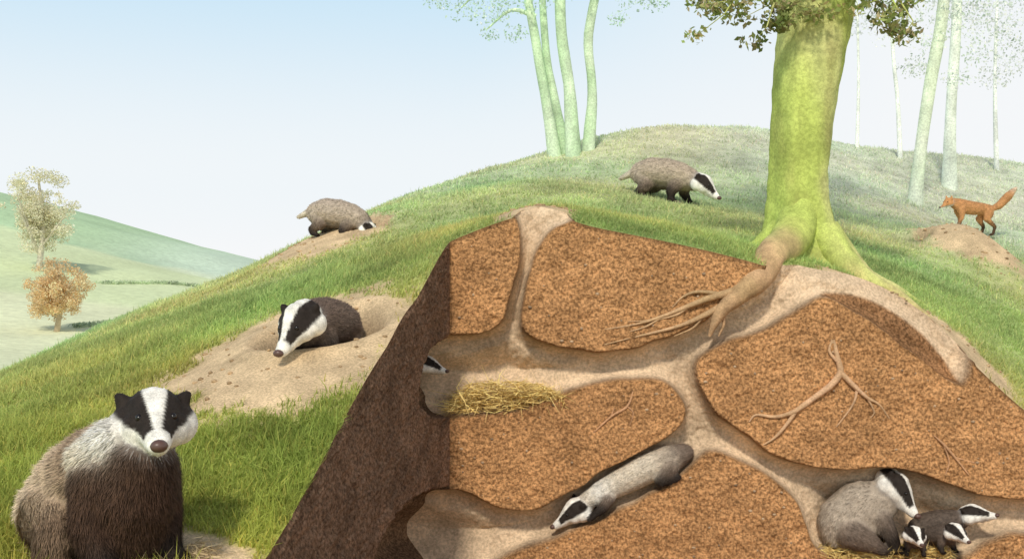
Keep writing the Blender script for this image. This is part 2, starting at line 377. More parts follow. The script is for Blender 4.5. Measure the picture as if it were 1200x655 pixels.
def clumps(cx,cy,cz,rx,ry,rz,k,r,shell=.5):
    out=[]
    for _ in range(k):
        u=rng.normal(size=3); u/=np.linalg.norm(u); u*=shell+(1-shell)*rng.random()
        rr=r*rng.uniform(.55,1.3); out.append((cx+u[0]*rx,cy+u[1]*ry,cz+u[2]*rz,rr,rr,rr*.75,rr**2))
    return out
# ---------------------------------------------------------------- big tree
T=empty('beech_tree')
bz=1.70
trunk=[(1.98,1.02,bz-.25,.46),(1.97,1.02,bz-.05,.40),(1.955,1.02,bz+.10,.295),(1.94,1.02,bz+.3,.225),(1.93,1.02,bz+.62,.192),(1.955,1.02,bz+1.0,.200),(2.0,1.03,bz+1.4,.220),(2.07,1.05,bz+1.85,.24),(2.12,1.08,bz+2.5,.24),(2.15,1.1,bz+3.2,.2)]
def flute(C,th):
    z=C[:,2][:,None]; k=np.exp(-(z-bz)/.30); k=np.clip(k,0,1.2)
    return 1+.15*k*np.cos(5*th[None]+.7)+.08*k*np.cos(3*th[None]+2)+.05*np.cos(5*th[None]+.7+z*.4)+.02*np.cos(9*th[None]+z)
pr=[tube(trunk,56,12,.03,flute)]
for (ax,az,L) in [(-1.1,2.0,1.6),(.9,1.8,1.5),(.1,2.4,1.7),(-.5,2.3,1.5),(.5,2.0,1.7)]:
    s=np.array([2.15,1.1,bz+3.0]); e=s+np.array([ax,rng.uniform(-.7,.7),az*.8])
    m_=(s+e)/2+np.array([ax*.15,0,-.1]); pr.append(tube([(*s,.13),(*m_,.08),(*e,.03)],10))
twigs=[]
for (x0,y0,z0,x1,y1,z1) in [(1.95,.95,3.95,1.38,.75,3.36),(1.95,.95,3.85,1.62,.6,3.24),(1.95,.95,4.0,1.30,.9,3.48),(2.15,.95,3.85,2.62,.8,3.32),(2.2,1,3.9,2.45,.6,3.36),(2.0,.9,3.9,1.80,.6,3.34)]:
    pr.append(tube([(x0,y0,z0,.024),((x0+x1)/2,(y0+y1)/2,(z0+z1)/2+.12,.014),(x1,y1,z1,.004)],6))
    for t in np.linspace(.5,1,8):
        c=np.array([x0+(x1-x0)*t,y0+(y1-y0)*t,z0+(z1-z0)*t+.08*(1-t)]); e=c+rng.normal(size=3)*np.array([.13,.1,.05])+np.array([0,0,-.05]); twigs.append(e); pr.append(tube([(*c,.004),(*e,.0015)],4,3))
V,F=join(pr)
bc=barkcol(V,(.47,.56,.14),(.62,.64,.26),2.0)
sh=sm(.5,.8,fbm(V[:,0]*9,V[:,2]*2.2,41))[:,None]; bc=bc*(1-sh*.35)+np.array([.38,.32,.13])*sh*.35
mk('trunk',V,F,bc,M_BARK,parent=T)
rt=[]
def groot(pts,r0,r1,lift=.2):
    out=[]
    for i,(x,y) in enumerate(pts):
        t=i/(len(pts)-1); out.append((x,y,h1(x,y)+.02-.035*t,r0+(r1-r0)*t))
    out[0]=(out[0][0],out[0][1],out[0][2]+lift,r0); return tube(out,14,6,.06)
rt.append(groot([(2.08,1.0),(2.30,.88),(2.5,.82),(2.72,.80)],.13,.015))
rt.append(groot([(2.05,.9),(2.22,.65),(2.42,.52),(2.62,.46)],.12,.015))
rt.append(groot([(1.85,1.0),(1.64,1.0),(1.5,1.1)],.11,.015))
def sr(*L): return [( (b-600)/200.,y,(655-e)/200.,r) for b,e,y,r in L]
main=[(1.95,1.0,2.16,.13),(1.84,.80,h1(1.80,.72)+.17,.135),(1.72,.55,h1(1.70,.5)+.07,.115),(1.58,.28,h1(1.58,.28)+.02,.095)]+sr((892,325,.06,.080),(866,345,-.01,.058),(846,363,-.02,.040),(836,380,-.02,.024),(831,394,-.01,.009))
rt.append(tube(main,16,8,.07))
for L_ in [[(868,340,-.01,.030),(838,347,-.012,.022),(808,358,-.008,.016),(778,370,-.006,.011),(745,380,-.003,.007),(708,386,0,.004)],
           [(852,355,-.01,.024),(824,370,-.010,.017),(798,381,-.006,.012),(765,390,-.003,.008),(735,397,0,.005),(708,404,.002,.003)],
           [(808,358,-.008,.012),(792,369,-.006,.008),(765,375,-.004,.006),(735,377,0,.003)],[(846,345,-.01,.014),(817,342,-.008,.010),(800,348,-.006,.007),(788,360,0,.003)],
           [(842,362,-.01,.014),(848,378,-.01,.009),(842,394,-.0,.005)],[(778,370,-.006,.008),(756,383,-.004,.006),(728,391,0,.003)],[(824,370,-.006,.009),(812,384,-.004,.006),(790,394,0,.003)]]:
    rt.append(tube(sr(*L_),8,6,.15))
V,F=join(rt)
g=sm(.02,.75,V[:,1]+(vn(V[:,0]*12,V[:,2]*12,6)-.5)*.3)[:,None]
mk('roots',V,F,barkcol(V,(.56,.36,.20),(.46,.31,.16),4)*(1-g)+barkcol(V,(.47,.56,.14),(.60,.59,.24),2.0)*g,M_ROOT,parent=T)
cl=[]
for e in twigs: cl.append((*e,.12,.11,.06,1))
leaves('bough_leaves',cl,2400,.040,[(.32,.38,.13),(.42,.42,.18),(.52,.43,.25),(.25,.32,.1)],M_LEAF,T)
leaves('crown_leaves',clumps(2.2,1.1,7.0,2.0,1.8,1.2,26,.42),3800,.075,[(.16,.24,.05),(.2,.28,.07),(.13,.2,.04)],M_LEAF,T)
rr=[]
for L_ in [[(977,398,.0,.006),(980,415,-.008,.015),(984,436,-.01,.020),(972,452,-.01,.019),(950,468,-.01,.017),(930,482,-.01,.015),(908,488,-.008,.011),(886,486,-.004,.007),(878,494,0,.004)],
           [(984,436,-.01,.020),(1000,452,-.01,.016),(1016,466,-.008,.011),(1030,474,-.004,.007),(1042,490,0,.004)],
           [(932,481,-.01,.013),(922,496,-.01,.011),(908,512,-.006,.008),(893,522,0,.004)],
           [(1004,455,-.008,.010),(1000,472,-.006,.007),(988,490,-.002,.005),(980,500,.001,.003)],
           [(1016,466,-.006,.008),(1024,482,-.003,.005),(1020,490,.0,.003)],
           [(975,398,0,.006),(972,412,-.005,.009),(981,424,-.008,.012)]]:
    rr.append(tube(sr(*L_),8,6,.15))
V,F=join(rr); mk('exposed_root',V,F,barkcol(V,(.70,.45,.27),(.56,.36,.20),5),M_ROOT)
rr=[]
for L_ in [[(1094,510,0,.003),(1105,520,-.004,.009),(1118,535,-.004,.008),(1135,556,0,.004)],[(1105,520,-.002,.006),(1112,540,-.002,.005),(1108,556,0,.003)],[(1120,536,-.002,.005),(1145,543,0,.003)]]: rr.append(tube(sr(*L_),6,5))
V,F=join(rr); mk('exposed_root',V,F,barkcol(V,(.66,.38,.21),(.56,.32,.17),5),M_ROOT)
rr=[]
for L_ in [[(742,458,0,.003),(735,476,-.003,.008),(716,488,-.002,.007),(690,512,0,.003)],[(735,476,-.002,.006),(742,484,-.002,.004),(738,498,0,.002)],[(716,488,-.002,.005),(720,478,0,.003)]]: rr.append(tube(sr(*L_),6,5))
V,F=join(rr); mk('exposed_root',V,F,barkcol(V,(.66,.38,.21),(.56,.32,.17),5),M_ROOT)
# ---------------------------------------------------------------- background trees
def tree(name,stems,cl,nleaf,lsize,bark,lcol):
    e=empty(name); pr=[]
    for st in stems: pr.append(tube(st,10,6,.08))
    V,F=join(pr); mk('stems',V,F,barkcol(V,*bark),M_BARK,parent=e)
    if nleaf: leaves('leaves',cl,nleaf,lsize,lcol,M_LEAF,e,jit=.06)
    return e
def stem(d,pts):
    out=[]
    for b,e_,w in pts:
        x,y,z=at(b,e_,d); out.append((x,y,z,w/1400*d/2))
    x,y,z,r=out[0]; out[0]=(x,y,min(z,h1(x,y))-.1,r*1.2); return out
pb=((.58,.76,.50),(.70,.83,.62))  # birch bark and leaves paled: distance haze put into the colours
st=[stem(13.5,[(652,178,14),(640,120,12),(628,50,11),(614,-30,10),(605,-120,8)]),
    stem(13.6,[(664,180,14),(652,125,10),(640,60,9),(632,-60,7)]),
    stem(13.4,[(672,181,17),(668,110,14),(658,40,13),(655,-60,12),(650,-160,8)]),
    stem(13.6,[(688,180,14),(694,110,11),(690,40,11),(706,-50,9),(712,-130,6)])]
for tb in [(614,-30,540,10),(628,20,570,35),(706,-30,770,0),(614,-10,510,-10)]:
    st.append([(*at(tb[0],tb[1],13.5),.03),(*at((tb[0]+tb[2])/2,(tb[1]+tb[3])/2-15,13.5),.02),(*at(tb[2],tb[3],13.5),.008)])
cl=[]
for b,e_,r in [(510,-5,.18),(540,5,.22),(565,12,.2),(590,8,.22),(603,40,.13),(575,40,.10),(620,-5,.25),(650,-30,.4),(700,-40,.4),(740,0,.16),(770,5,.12),(725,22,.10),(560,-60,.5),(620,-120,.6),(700,-130,.6),(520,-30,.3),(790,-20,.2)]:
    cl.append((*at(b,e_,13.4),r*1.3,r,r*.9,r))
tree('multi_stem_birch_tree',st,cl,3400,.032,pb,[(.66,.84,.70),(.74,.88,.78),(.62,.82,.68)])
haze_bark=((.76,.86,.66),(.83,.89,.74))  # mist put into bark and leaf colours, paler than the birch
st=[stem(13.2,[(1070,268,20),(1076,200,15),(1090,100,15),(1104,20,14),(1112,-80,12),(1115,-180,8)])]
cl=[]
for b,e_,r in [(1060,20,.25),(1085,50,.2),(1130,20,.3),(1150,60,.2),(1100,-20,.4),(1070,80,.15),(1160,-10,.3),(1120,90,.15),(1100,-90,.7),(1180,40,.2),(1040,10,.2)]: cl.append((*at(b,e_,13.2),r*1.3,r,r*.9,r))
tree('hazed_woodland_tree',st,cl,2600,.032,haze_bark,[(.78,.89,.76),(.84,.92,.84)])
st=[stem(15,[(1112,222,16),(1114,140,13),(1120,40,12),(1126,-100,9)])]
cl=[(*at(b,e_,15),r*1.3,r,r*.9,r) for b,e_,r in [(1150,30,.3),(1180,0,.4),(1110,10,.3),(1190,70,.25),(1165,90,.2),(1130,-80,.7)]]
tree('hazed_woodland_tree',st,cl,2000,.034,((.82,.90,.76),(.86,.92,.82)),[(.85,.92,.85),(.88,.93,.89)])  # further back, so more haze is mixed into its colours
pp=((.88,.93,.86),(.91,.94,.89))  # sapling colours close to the sky's: painted haze
for (d,L_,lc,nl) in [(16,[(1056,205,5),(1052,120,5),(1046,50,4),(1044,-100,3)],[(1040,40,.25),(1020,10,.3),(1045,-60,.5)],500),
                  (16.2,[(1004,175,4),(1006,80,3),(1002,-60,3)],[(1005,30,.2),(1010,-30,.4)],350),
                  (16.3,[(1168,190,5),(1166,80,4),(1172,-80,3)],[(1180,20,.3),(1170,-40,.4)],400)]:
    tree('slender_sapling',[stem(d,L_)],[(*at(b,e_,d),r*1.2,r,r*.8,r) for b,e_,r in lc],nl,.034,pp,[(.88,.93,.88)])
def atree(name,b,e_,d,w,hh,cols,n,ls,bark,up=.47):
    x,y,z=at(b,e_,d); z=float(valley(np.array([x]),np.array([y]))[0]); T_=empty(name)
    pr=[tube([(x,y,z-.3,w*.04),(x+.05*w,y,z+hh*.4,w*.03),(x,y,z+hh*.8,w*.012)],8)]
    for _ in range(7):
        a=rng.uniform(0,6.28); pr.append(tube([(x,y,z+hh*rng.uniform(.15,.45),w*.02),(x+math.cos(a)*w*.35,y+math.sin(a)*w*.35,z+hh*rng.uniform(.4,.8),w*.006)],5,3))
    V,F=join(pr); mk('trunk',V,F,barkcol(V,*bark),M_BARK,parent=T_)
    leaves('crown',clumps(x,y,z+hh*up,w*.40,w*.38,hh*.38,110,w*.10,.15),n,ls,cols,M_LEAF,T_,jit=.12)
atree('autumn_bush_tree',66,370,60,4.1,4.2,[(.88,.66,.38),(.90,.74,.48),(.80,.58,.32)],14000,.10,((.5,.4,.25),(.55,.45,.3)))
atree('autumn_tree',45,318,82,6.2,7.8,[(.86,.80,.58),(.88,.82,.64),(.80,.78,.58)],14000,.14,((.65,.6,.47),(.68,.63,.52)))
hc=[]
for (b0,e0,b1,e1,d) in [(90,372,215,340,62),(120,318,250,338,80)]:
    for t in np.linspace(0,1,26):
        x,y,_=at(b0+(b1-b0)*t,e0,d+t*8); z=float(valley(np.array([x]),np.array([y]))[0]); hc.append((x,y,z+.1,.5,.3,.14,1))
leaves('hedgerow',hc,3500,.12,[(.55,.66,.42),(.60,.70,.48)],M_LEAF)
# ---------------------------------------------------------------- animals
def chain(pts,step=.35):
    """pts: (x,y,z),(rx,ry,rz)|r,col ; flow follows chain order"""
    out=[]
    for i in range(len(pts)-1):
        a,b=pts[i],pts[i+1]; pa,pb_=np.array(a[0],float),np.array(b[0],float)
        ra=np.array(a[1] if hasattr(a[1],'__len__') else (a[1],)*3,float); rb=np.array(b[1] if hasattr(b[1],'__len__') else (b[1],)*3,float)
        L=np.linalg.norm(pb_-pa); n_=max(2,int(L/(min(ra.min(),rb.min())*step))+1); fl=(pb_-pa)/(L+1e-9)
        for t in np.linspace(0,1,n_):
            out.append((pa*(1-t)+pb_*t,ra*(1-t)+rb*t,np.array(a[2])*(1-t)+np.array(b[2])*t,fl,0))
    return out
ico=None
def icos():
    global ico
    if ico is None:
        import bmesh
        bm=bmesh.new(); bmesh.ops.create_icosphere(bm,subdivisions=2,radius=1)
        v=np.array([x.co[:] for x in bm.verts]); f=np.array([[q.index for q in p.verts] for p in bm.faces]); bm.free(); ico=(v,f)
    return ico
BLK=(.028,.021,.017); WHT=(.87,.84,.76)
def badger_face(a,b,c):
    """head-local metres (unit head) -> colour"""
    c0=np.where(a>0,-.19*a,0)-.004
    th=np.degrees(np.arctan2(np.abs(b),c-c0))
    mid=17+np.clip(.10-a,0,.2)*60
    black=sm(mid-2,mid+3,th)*(1-sm(80,88,th))
    black*=1-sm(.112,.122,a)
    under=sm(140,155,th)*(1-sm(.04,.07,a)); black=np.maximum(black,under)
    ear=(np.abs(b)>.050)&(c>.022)
    black=np.where(ear,np.where(c>.047,.1,1),black)
    black=black[:,None]
    return np.array(WHT)*(1-black)+np.array(BLK)*black
def fox_face(a,b,c):
    w=(sm(.0,.02,-(c+.018)))[:,None]; col=np.array((.62,.30,.12))*(1-w)+np.array((.8,.75,.65))*w
    ear=((c>.07)&(a<.02))[:,None]; return np.where(ear,np.array((.08,.05,.03)),col)
def head_balls(o,f,u,hs,kind):
    f=np.array(f,float); f/=np.linalg.norm(f); u=np.array(u,float); u-=f*(u@f); u/=np.linalg.norm(u); s=np.cross(u,f)
    if kind=='badger':
        L=[((-.035,0,-.01),.062),((0,0,0),.062),((.03,0,-.006),.054),((.06,0,-.014),.044),((.09,0,-.021),.034),((.115,0,-.026),.028),((.135,0,-.028),.023),
           ((-.01,.046,-.022),.046),((-.01,-.046,-.022),.046),((.055,0,-.035),.032),((.09,0,-.040),.022),((.03,.028,-.02),.042),((.03,-.028,-.02),.042)]
        E=[((-.026,.060,.026),.017),((-.026,-.060,.026),.017),((-.030,.068,.036),.011),((-.030,-.068,.036),.011)]
    else:
        L=[((-.02,0,0),.05),((.01,0,0),.048),((.04,0,-.008),.038),((.075,0,-.018),.025),((.11,0,-.024),.017),((.14,0,-.026),.013),((.0,.025,-.015),.035),((.0,-.025,-.015),.035)]
        E=[]
        for sg in (1,-1):
            for t in np.linspace(0,1,6): E.append(((-.02-.01*t,sg*(.03+.010*t),.03+.045*t),.02*(1-t*.75)))
    out=[]
    for (p,r) in L+E:
        out.append((np.array(o)+(f*p[0]+s*p[1]+u*p[2])*hs,np.array([r]*3)*hs,np.array((.5,.5,.5)),-f,1))
    return out,(np.array(o,float),f,u,s,hs)
def sph(name,p,r,m,parent,sc=(1,1,1)):
    v,f_=icos(); o=mk(name,v*np.array(sc)*r+np.array(p),f_,None,m,True,parent); return o
def animal(name,balls,head,loc,yaw,pitch=0,roll=0,scale=1,vox=.009,nf=14000,fl=.022,fw=.003,kind='badger',claws=(),tint=1.):
    bl=list(balls); hb,hf=head_balls(*head,kind); bl+=hb
    E=empty(name); E.location=loc; E.rotation_euler=(roll,-pitch,yaw); E.scale=(scale,)*3
    v,f_=icos(); V=np.concatenate([v*b[1]+b[0] for b in bl]); F=np.concatenate([f_+i*len(v) for i in range(len(bl))])
    tmp=mk('tmp',V,F); md=tmp.modifiers.new('r','REMESH'); md.mode='VOXEL'; md.voxel_size=vox
    s_=tmp.modifiers.new('s','SMOOTH'); s_.factor=.5; s_.iterations=3
    dg=bpy.context.evaluated_depsgraph_get(); me=bpy.data.meshes.new_from_object(tmp.evaluated_get(dg)); bpy.data.objects.remove(tmp)
    nv=len(me.vertices); co=np.empty(nv*3,np.float32); me.vertices.foreach_get('co',co); co=co.reshape(-1,3).astype(float)
    no=np.empty(nv*3,np.float32); me.vertices.foreach_get('normal',no); no=no.reshape(-1,3).astype(float)
    BP=np.array([b[0] for b in bl]); BR=np.array([b[1] for b in bl]); BC=np.array([b[2] for b in bl]); BF=np.array([b[3] for b in bl]); BH=np.array([b[4] for b in bl],float)
    def props(P):
        col=np.empty((len(P),3)); flw=np.empty((len(P),3)); hd=np.empty(len(P))
        for i in range(0,len(P),4000):
            Q=P[i:i+4000]; q=(((Q[:,None]-BP)/BR)**2).sum(-1); w=1/np.maximum(q,.05)**5; w/=w.sum(1,keepdims=True)
            col[i:i+4000]=w@BC; flw[i:i+4000]=w@BF; hd[i:i+4000]=w@BH
        o,f,u,s,hs=hf; R=(P-o)/hs
        hc=(badger_face if kind=='badger' else fox_face)(R@f,R@s,R@u)
        k=sm(.35,.6,hd)[:,None]
        return (col*(1-k)+hc*k)*tint,flw,k[:,0]
    c,_,k=props(co); c=c*(.85+.3*vn(co[:,0]*40,co[:,2]*40+co[:,1]*30,2)[:,None]); setcol(me,c)
    me.polygons.foreach_set('use_smooth',np.ones(len(me.polygons),bool)); me.materials.clear(); me.materials.append(M_FUR)
    ob=bpy.data.objects.new('body',me); scn.collection.objects.link(ob); ob.parent=E
    me.calc_loop_triangles(); nt=len(me.loop_triangles); tri=np.empty(nt*3,np.int32); me.loop_triangles.foreach_get('vertices',tri); tri=tri.reshape(-1,3)
    a,b,c3=co[tri[:,0]],co[tri[:,1]],co[tri[:,2]]; ar=np.linalg.norm(np.cross(b-a,c3-a),axis=1); idx=rng.choice(nt,nf,p=ar/ar.sum())
    r1=np.sqrt(rng.random((nf,1))); r2=rng.random((nf,1)); P=a[idx]*(1-r1)+b[idx]*r1*(1-r2)+c3[idx]*r1*r2
    N_=no[tri[idx,0]]; c,fw_,k=props(P)
    fw_=fw_-N_*(fw_*N_).sum(1,keepdims=True); fw_/=np.linalg.norm(fw_,axis=1,keepdims=True)+1e-6
    D=fw_*.95+N_*(.28-.12*k)[:,None]+rng.normal(size=(nf,3))*.12
    L=fl*rng.uniform(.6,1.3,nf)*(1-.68*k)
    C=c*rng.uniform(.55,1.45,(nf,1))
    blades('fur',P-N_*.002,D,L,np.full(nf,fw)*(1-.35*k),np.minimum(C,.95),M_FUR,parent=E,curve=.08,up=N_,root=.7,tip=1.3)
    o,f,u,s,hs=hf
    if kind=='badger':
        for sg in (1,-1): sph('eye',o+(f*.064+s*.0330*sg+u*.012)*hs,.0078*hs,M_EYE,E)
        sph('nose',o+(f*.155-u*.024)*hs,.0165*hs,M_NOSE,E,(1,1.1,.8))
        if claws:
            parts=[]
            for (px_,py_,pz_,r_) in claws:
                for j in (-1.5,-.5,.5,1.5):
                    p0=np.array([px_+r_*.6,py_+j*r_*.45,pz_]); parts.append(tube([(*p0,r_*.16),(*(p0+np.array([r_*.7,0,.0])),r_*.11),(*(p0+np.array([r_*1.2,0,-r_*.45])),.001)],6,3,0))
            V,F=join(parts); mk('claws',V,F,None,M_CLAW,parent=E)
    else:
        for sg in (1,-1): sph('eye',o+(f*.045+s*.028*sg+u*.014)*hs,.006*hs,M_EYE,E)
        sph('nose',o+(f*.152-u*.024)*hs,.010*hs,M_NOSE,E)
    return E
GR=(.46,.385,.30); GL=(.68,.60,.48); GD=(.17,.125,.095)
def leg4(xo=0,stride=0):
    out=[];cl=[]
    for sg in (1,-1):
        k=stride*sg
        out+=chain([((.13,.07*sg,.17),(.07,.05,.07),GD),((.10+k*.3,.095*sg,.10),(.045,.042,.05),BLK),((.125+k*.7,.10*sg,.05),.032,BLK),((.13+k,.10*sg,.025),(.032,.032,.022),BLK),((.165+k,.10*sg,.018),(.028,.032,.016),BLK)])
        out+=chain([((-.22,.07*sg,.19),(.085,.06,.09),GR),((-.16-k*.3,.10*sg,.12),(.06,.05,.06),GD),((-.24-k*.6,.10*sg,.065),.034,BLK),((-.225-k,.10*sg,.025),(.032,.03,.022),BLK),((-.18-k,.10*sg,.018),(.03,.032,.016),BLK)])
        cl+=[(.175+k,.10*sg,.016,.028),(-.165-k,.10*sg,.016,.026)]
    return out,cl
def torso(neck=(.27,0,.20),top=GR):
    return chain([(neck,(.075,.075,.08),GD),((.20,0,.215),(.09,.095,.10),top),((.10,0,.232),(.12,.125,.122),top),((-.03,0,.238),(.13,.145,.135),top),((-.17,0,.235),(.125,.14,.132),top),((-.28,0,.215),(.09,.11,.105),top)])\
      +chain([((-.30,0,.23),.06,top),((-.38,0,.20),.035,GL),((-.47,0,.15),.022,GL)])\
      +chain([((.12,0,.165),(.08,.08,.06),BLK),((-.1,0,.15),(.10,.10,.06),BLK),((-.2,0,.16),(.06,.08,.06),BLK)])
def place(x,y,yaw,span=.5):
    c,s=math.cos(yaw),math.sin(yaw); a=h1(x+c*span/2,y+s*span/2); b=h1(x-c*span/2,y-s*span/2)
    return (x,y,(a+b)/2-.01),math.atan2(a-b,span),0
def local(cw,yaw):
    c_,s_=math.cos(-yaw),math.sin(-yaw); return (cw[0]*c_-cw[1]*s_,cw[0]*s_+cw[1]*c_,cw[2])
# 1 sitting badger, front left
CR=(.62,.49,.34); BR_=(.070,.038,.024); MID=(.26,.175,.11); LOW=(.19,.125,.08)
yaw=math.atan2(-.60,.80)
b=chain([((.13,0,.40),(.09,.10,.09),(.8,.72,.58)),((.08,0,.34),(.12,.13,.12),(.56,.44,.31)),((.0,0,.28),(.15,.155,.16),MID),((-.10,0,.21),(.165,.17,.18),CR),((-.19,0,.15),(.15,.17,.145),CR)])
b+=chain([((-.17,0,.10),(.155,.17,.10),LOW),((.0,0,.10),(.14,.17,.10),LOW)])
b+=chain([((.18,.0,.34),(.10,.12,.10),BR_),((.14,0,.23),(.125,.15,.13),BR_),((.08,0,.11),(.13,.15,.10),BR_)])
b+=chain([((.14,-.08,.41),(.06,.05,.06),WHT),((.08,-.12,.35),(.07,.045,.06),(.78,.70,.54))])
b+=chain([((-.30,0,.10),.05,CR),((-.40,.03,.04),.03,CR)])
cl=[]
for sg in (1,-1):
    b+=chain([((.11,.11*sg,.28),(.085,.075,.10),BR_),((.12,.13*sg,.16),(.065,.06,.07),BR_),((.15,.12*sg,.07),.048,BLK),((.165,.12*sg,.035),(.045,.045,.03),BLK),((.21,.12*sg,.022),(.04,.042,.02),BLK)])
    b+=chain([((-.10,.13*sg,.15),(.12,.075,.12),(.42,.31,.205)),((.0,.17*sg,.11),(.08,.06,.08),LOW),((-.02,.18*sg,.045),(.05,.045,.035),BR_),((.08,.18*sg,.028),(.04,.042,.022),BLK)])
    cl+=[(.215,.12*sg,.02,.036),(.085,.18*sg,.02,.034)]
x,y,z=at(122,655,3.9)
animal('badger',b,((.205,.035,.475),local((.34,-.92,-.12),yaw),(0,0,1),1.48),(x,y,h1(x,y)-.03),yaw,scale=1.04,vox=.009,nf=75000,fl=.032,fw=.0025,claws=cl)
# 2 badger emerging from the near burrow
DK=(.14,.10,.078)
lg,cl=leg4(stride=.03)
yaw=math.atan2(-.97,-.22)
animal('badger',torso((.25,0,.22),DK)+lg,((.30,0,.235),local((-.34,-.72,-.64),yaw),(0,0,1),1.42),(-.93,-1.19,h1(-.94,-1.06)+.075),yaw,.10,0,.98,.010,24000,.024,.003,claws=cl)
# 3 digging badger at the rear, head down its burrow
x,y=-1.38,2.50; yaw=-.45
lg,cl=leg4()
animal('badger',torso((.27,0,.17),(.46,.38,.30))+lg,((.32,0,.14),(.75,.0,-.62),(0,0,1),1.15),(x,y,h1(x-.1,y)-.045),yaw,-.16,0,.86,.010,12000,.022,.0045)
# 4 walking badger on the hilltop
x,y,z=at(780,238,11); yaw=-.62; loc,p,r=place(x,y,yaw)
lg,cl=leg4(stride=.035)
animal('badger',torso((.27,0,.20),(.50,.41,.315))+lg,((.335,0,.20),local((.75,-.62,-.42),yaw),(0,0,1),1.3),loc,yaw,p*.7,0,1.06,.011,14000,.024,.004,claws=cl)
# 5 badger crawling down the tunnel (stretched, legs tucked)
b=chain([((.26,0,.02),(.055,.055,.055),GL),((.16,0,.03),(.07,.07,.07),WHT),((.02,0,.035),(.095,.09,.085),GL),((-.14,0,.04),(.105,.095,.095),GL),((-.28,0,.035),(.10,.09,.095),GR),((-.36,0,.03),(.075,.075,.075),GD),((-.40,0,.03),(.06,.06,.06),GD)])
for sg in (1,-1):
    b+=chain([((.13,.05*sg,-.01),.045,GD),((.19,.07*sg,-.05),.03,BLK),((.27,.07*sg,-.07),(.03,.028,.018),BLK)])
    b+=chain([((-.28,.05*sg,-.0),.06,GD),((-.20,.07*sg,-.045),.04,BLK),((-.30,.07*sg,-.07),.025,BLK),((-.25,.07*sg,-.075),(.03,.028,.018),BLK)])
c=( (735-600)/200.,.06,(655-571)/200.)
animal('badger',b,((.335,.0,.005),(1,.20,-.05),(0,.35,1),1.15),c,math.pi,-.44,0,.97,.009,20000,.02,.003)
# 6 sow curled in the breeding chamber
b=chain([((.11,0,.30),(.08,.08,.08),GD),((.06,0,.27),(.12,.10,.12),GR),((-.03,0,.22),(.17,.12,.17),GR),((-.10,0,.17),(.165,.13,.16),GR),((-.10,0,.12),(.15,.13,.12),GR)])
for sg in (1,-1):
    b+=chain([((.06,.07*sg,.2),.06,GD),((.11,.09*sg,.10),.042,BLK),((.13,.09*sg,.04),.032,BLK),((.17,.09*sg,.025),(.032,.03,.018),BLK)])
    b+=chain([((-.10,.09*sg,.12),.09,GD),((.0,.11*sg,.07),.05,GD),((.05,.11*sg,.03),(.04,.032,.02),BLK)])
animal('badger',b,((.155,-.02,.365),(.55,-.62,-.68),(.4,0,1),1.25),(2.10,.09,.02),.0,0,0,1.1,.010,20000,.02,.003,tint=.95)
# 7-9 cubs
def cub(x,y,z,yaw,hd,sc,up=(0,0,1)):
    lg,_=leg4(); animal('badger_cub',torso((.25,0,.22),(.12,.09,.07))+lg,((.33,0,.27),hd,up,1.7),(x,y,z),yaw,0.25,0,sc,.013,7000,.028,.005)
cub(2.36,-.01,.015,-1.9,(.8,.3,-.35),.46)
cub(2.52,-.0,.03,-1.2,(.9,-.1,-.4),.46)
cub(2.58,.08,.08,-.35,(.9,-.35,-.05),.54)
# badger resting in the nest chamber, muzzle just visible at the side wall
b=chain([((0,0,0),(.07,.07,.07),GL),((-.12,0,.0),(.09,.09,.09),GR),((-.2,0,0),.07,GR)])
animal('badger',b,((.07,0,.0),(1,.1,-.15),(0,0,1),1.0),(-.55,.08,1.14),-.5,0,0,.85,.010,6000,.02,.003)
# fox
FO=(.62,.31,.13); FD=(.10,.06,.035)
b=chain([((.24,0,.34),(.05,.05,.055),FO),((.15,0,.31),(.07,.065,.085),FO),((.0,0,.30),(.075,.065,.08),FO),((-.14,0,.30),(.07,.06,.07),FO),((-.22,0,.30),(.05,.05,.06),FO)])
b+=chain([((-.24,0,.31),.03,FO),((-.34,0,.36),.045,FO),((-.44,0,.47),.05,FO),((-.53,0,.57),.022,(.75,.6,.45))])
for sg in (1,-1):
    k=.04*sg
    b+=chain([((.15,.04*sg,.27),(.05,.035,.06),FO),((.13+k*.5,.05*sg,.18),.026,FO),((.15+k,.05*sg,.09),.018,FD),((.15+k,.05*sg,.03),.016,FD),((.175+k,.05*sg,.015),(.022,.018,.013),FD)])
    b+=chain([((-.19,.04*sg,.26),(.06,.035,.07),FO),((-.14-k*.4,.05*sg,.19),.036,FO),((-.23-k,.05*sg,.11),.02,FD),((-.215-k,.05*sg,.03),.016,FD),((-.19-k,.05*sg,.015),(.022,.018,.013),FD)])
x,y,z=at(1137,275,11.9); yaw=math.pi+.2; loc,p,r=place(x,y,yaw,.4)
animal('red_fox',b,((.30,0,.34),(.95,.35,-.35),(0,0,1),1.0),(loc[0],loc[1],loc[2]+.02),yaw,p*.5,0,.88,.008,7000,.02,.004,kind='fox')
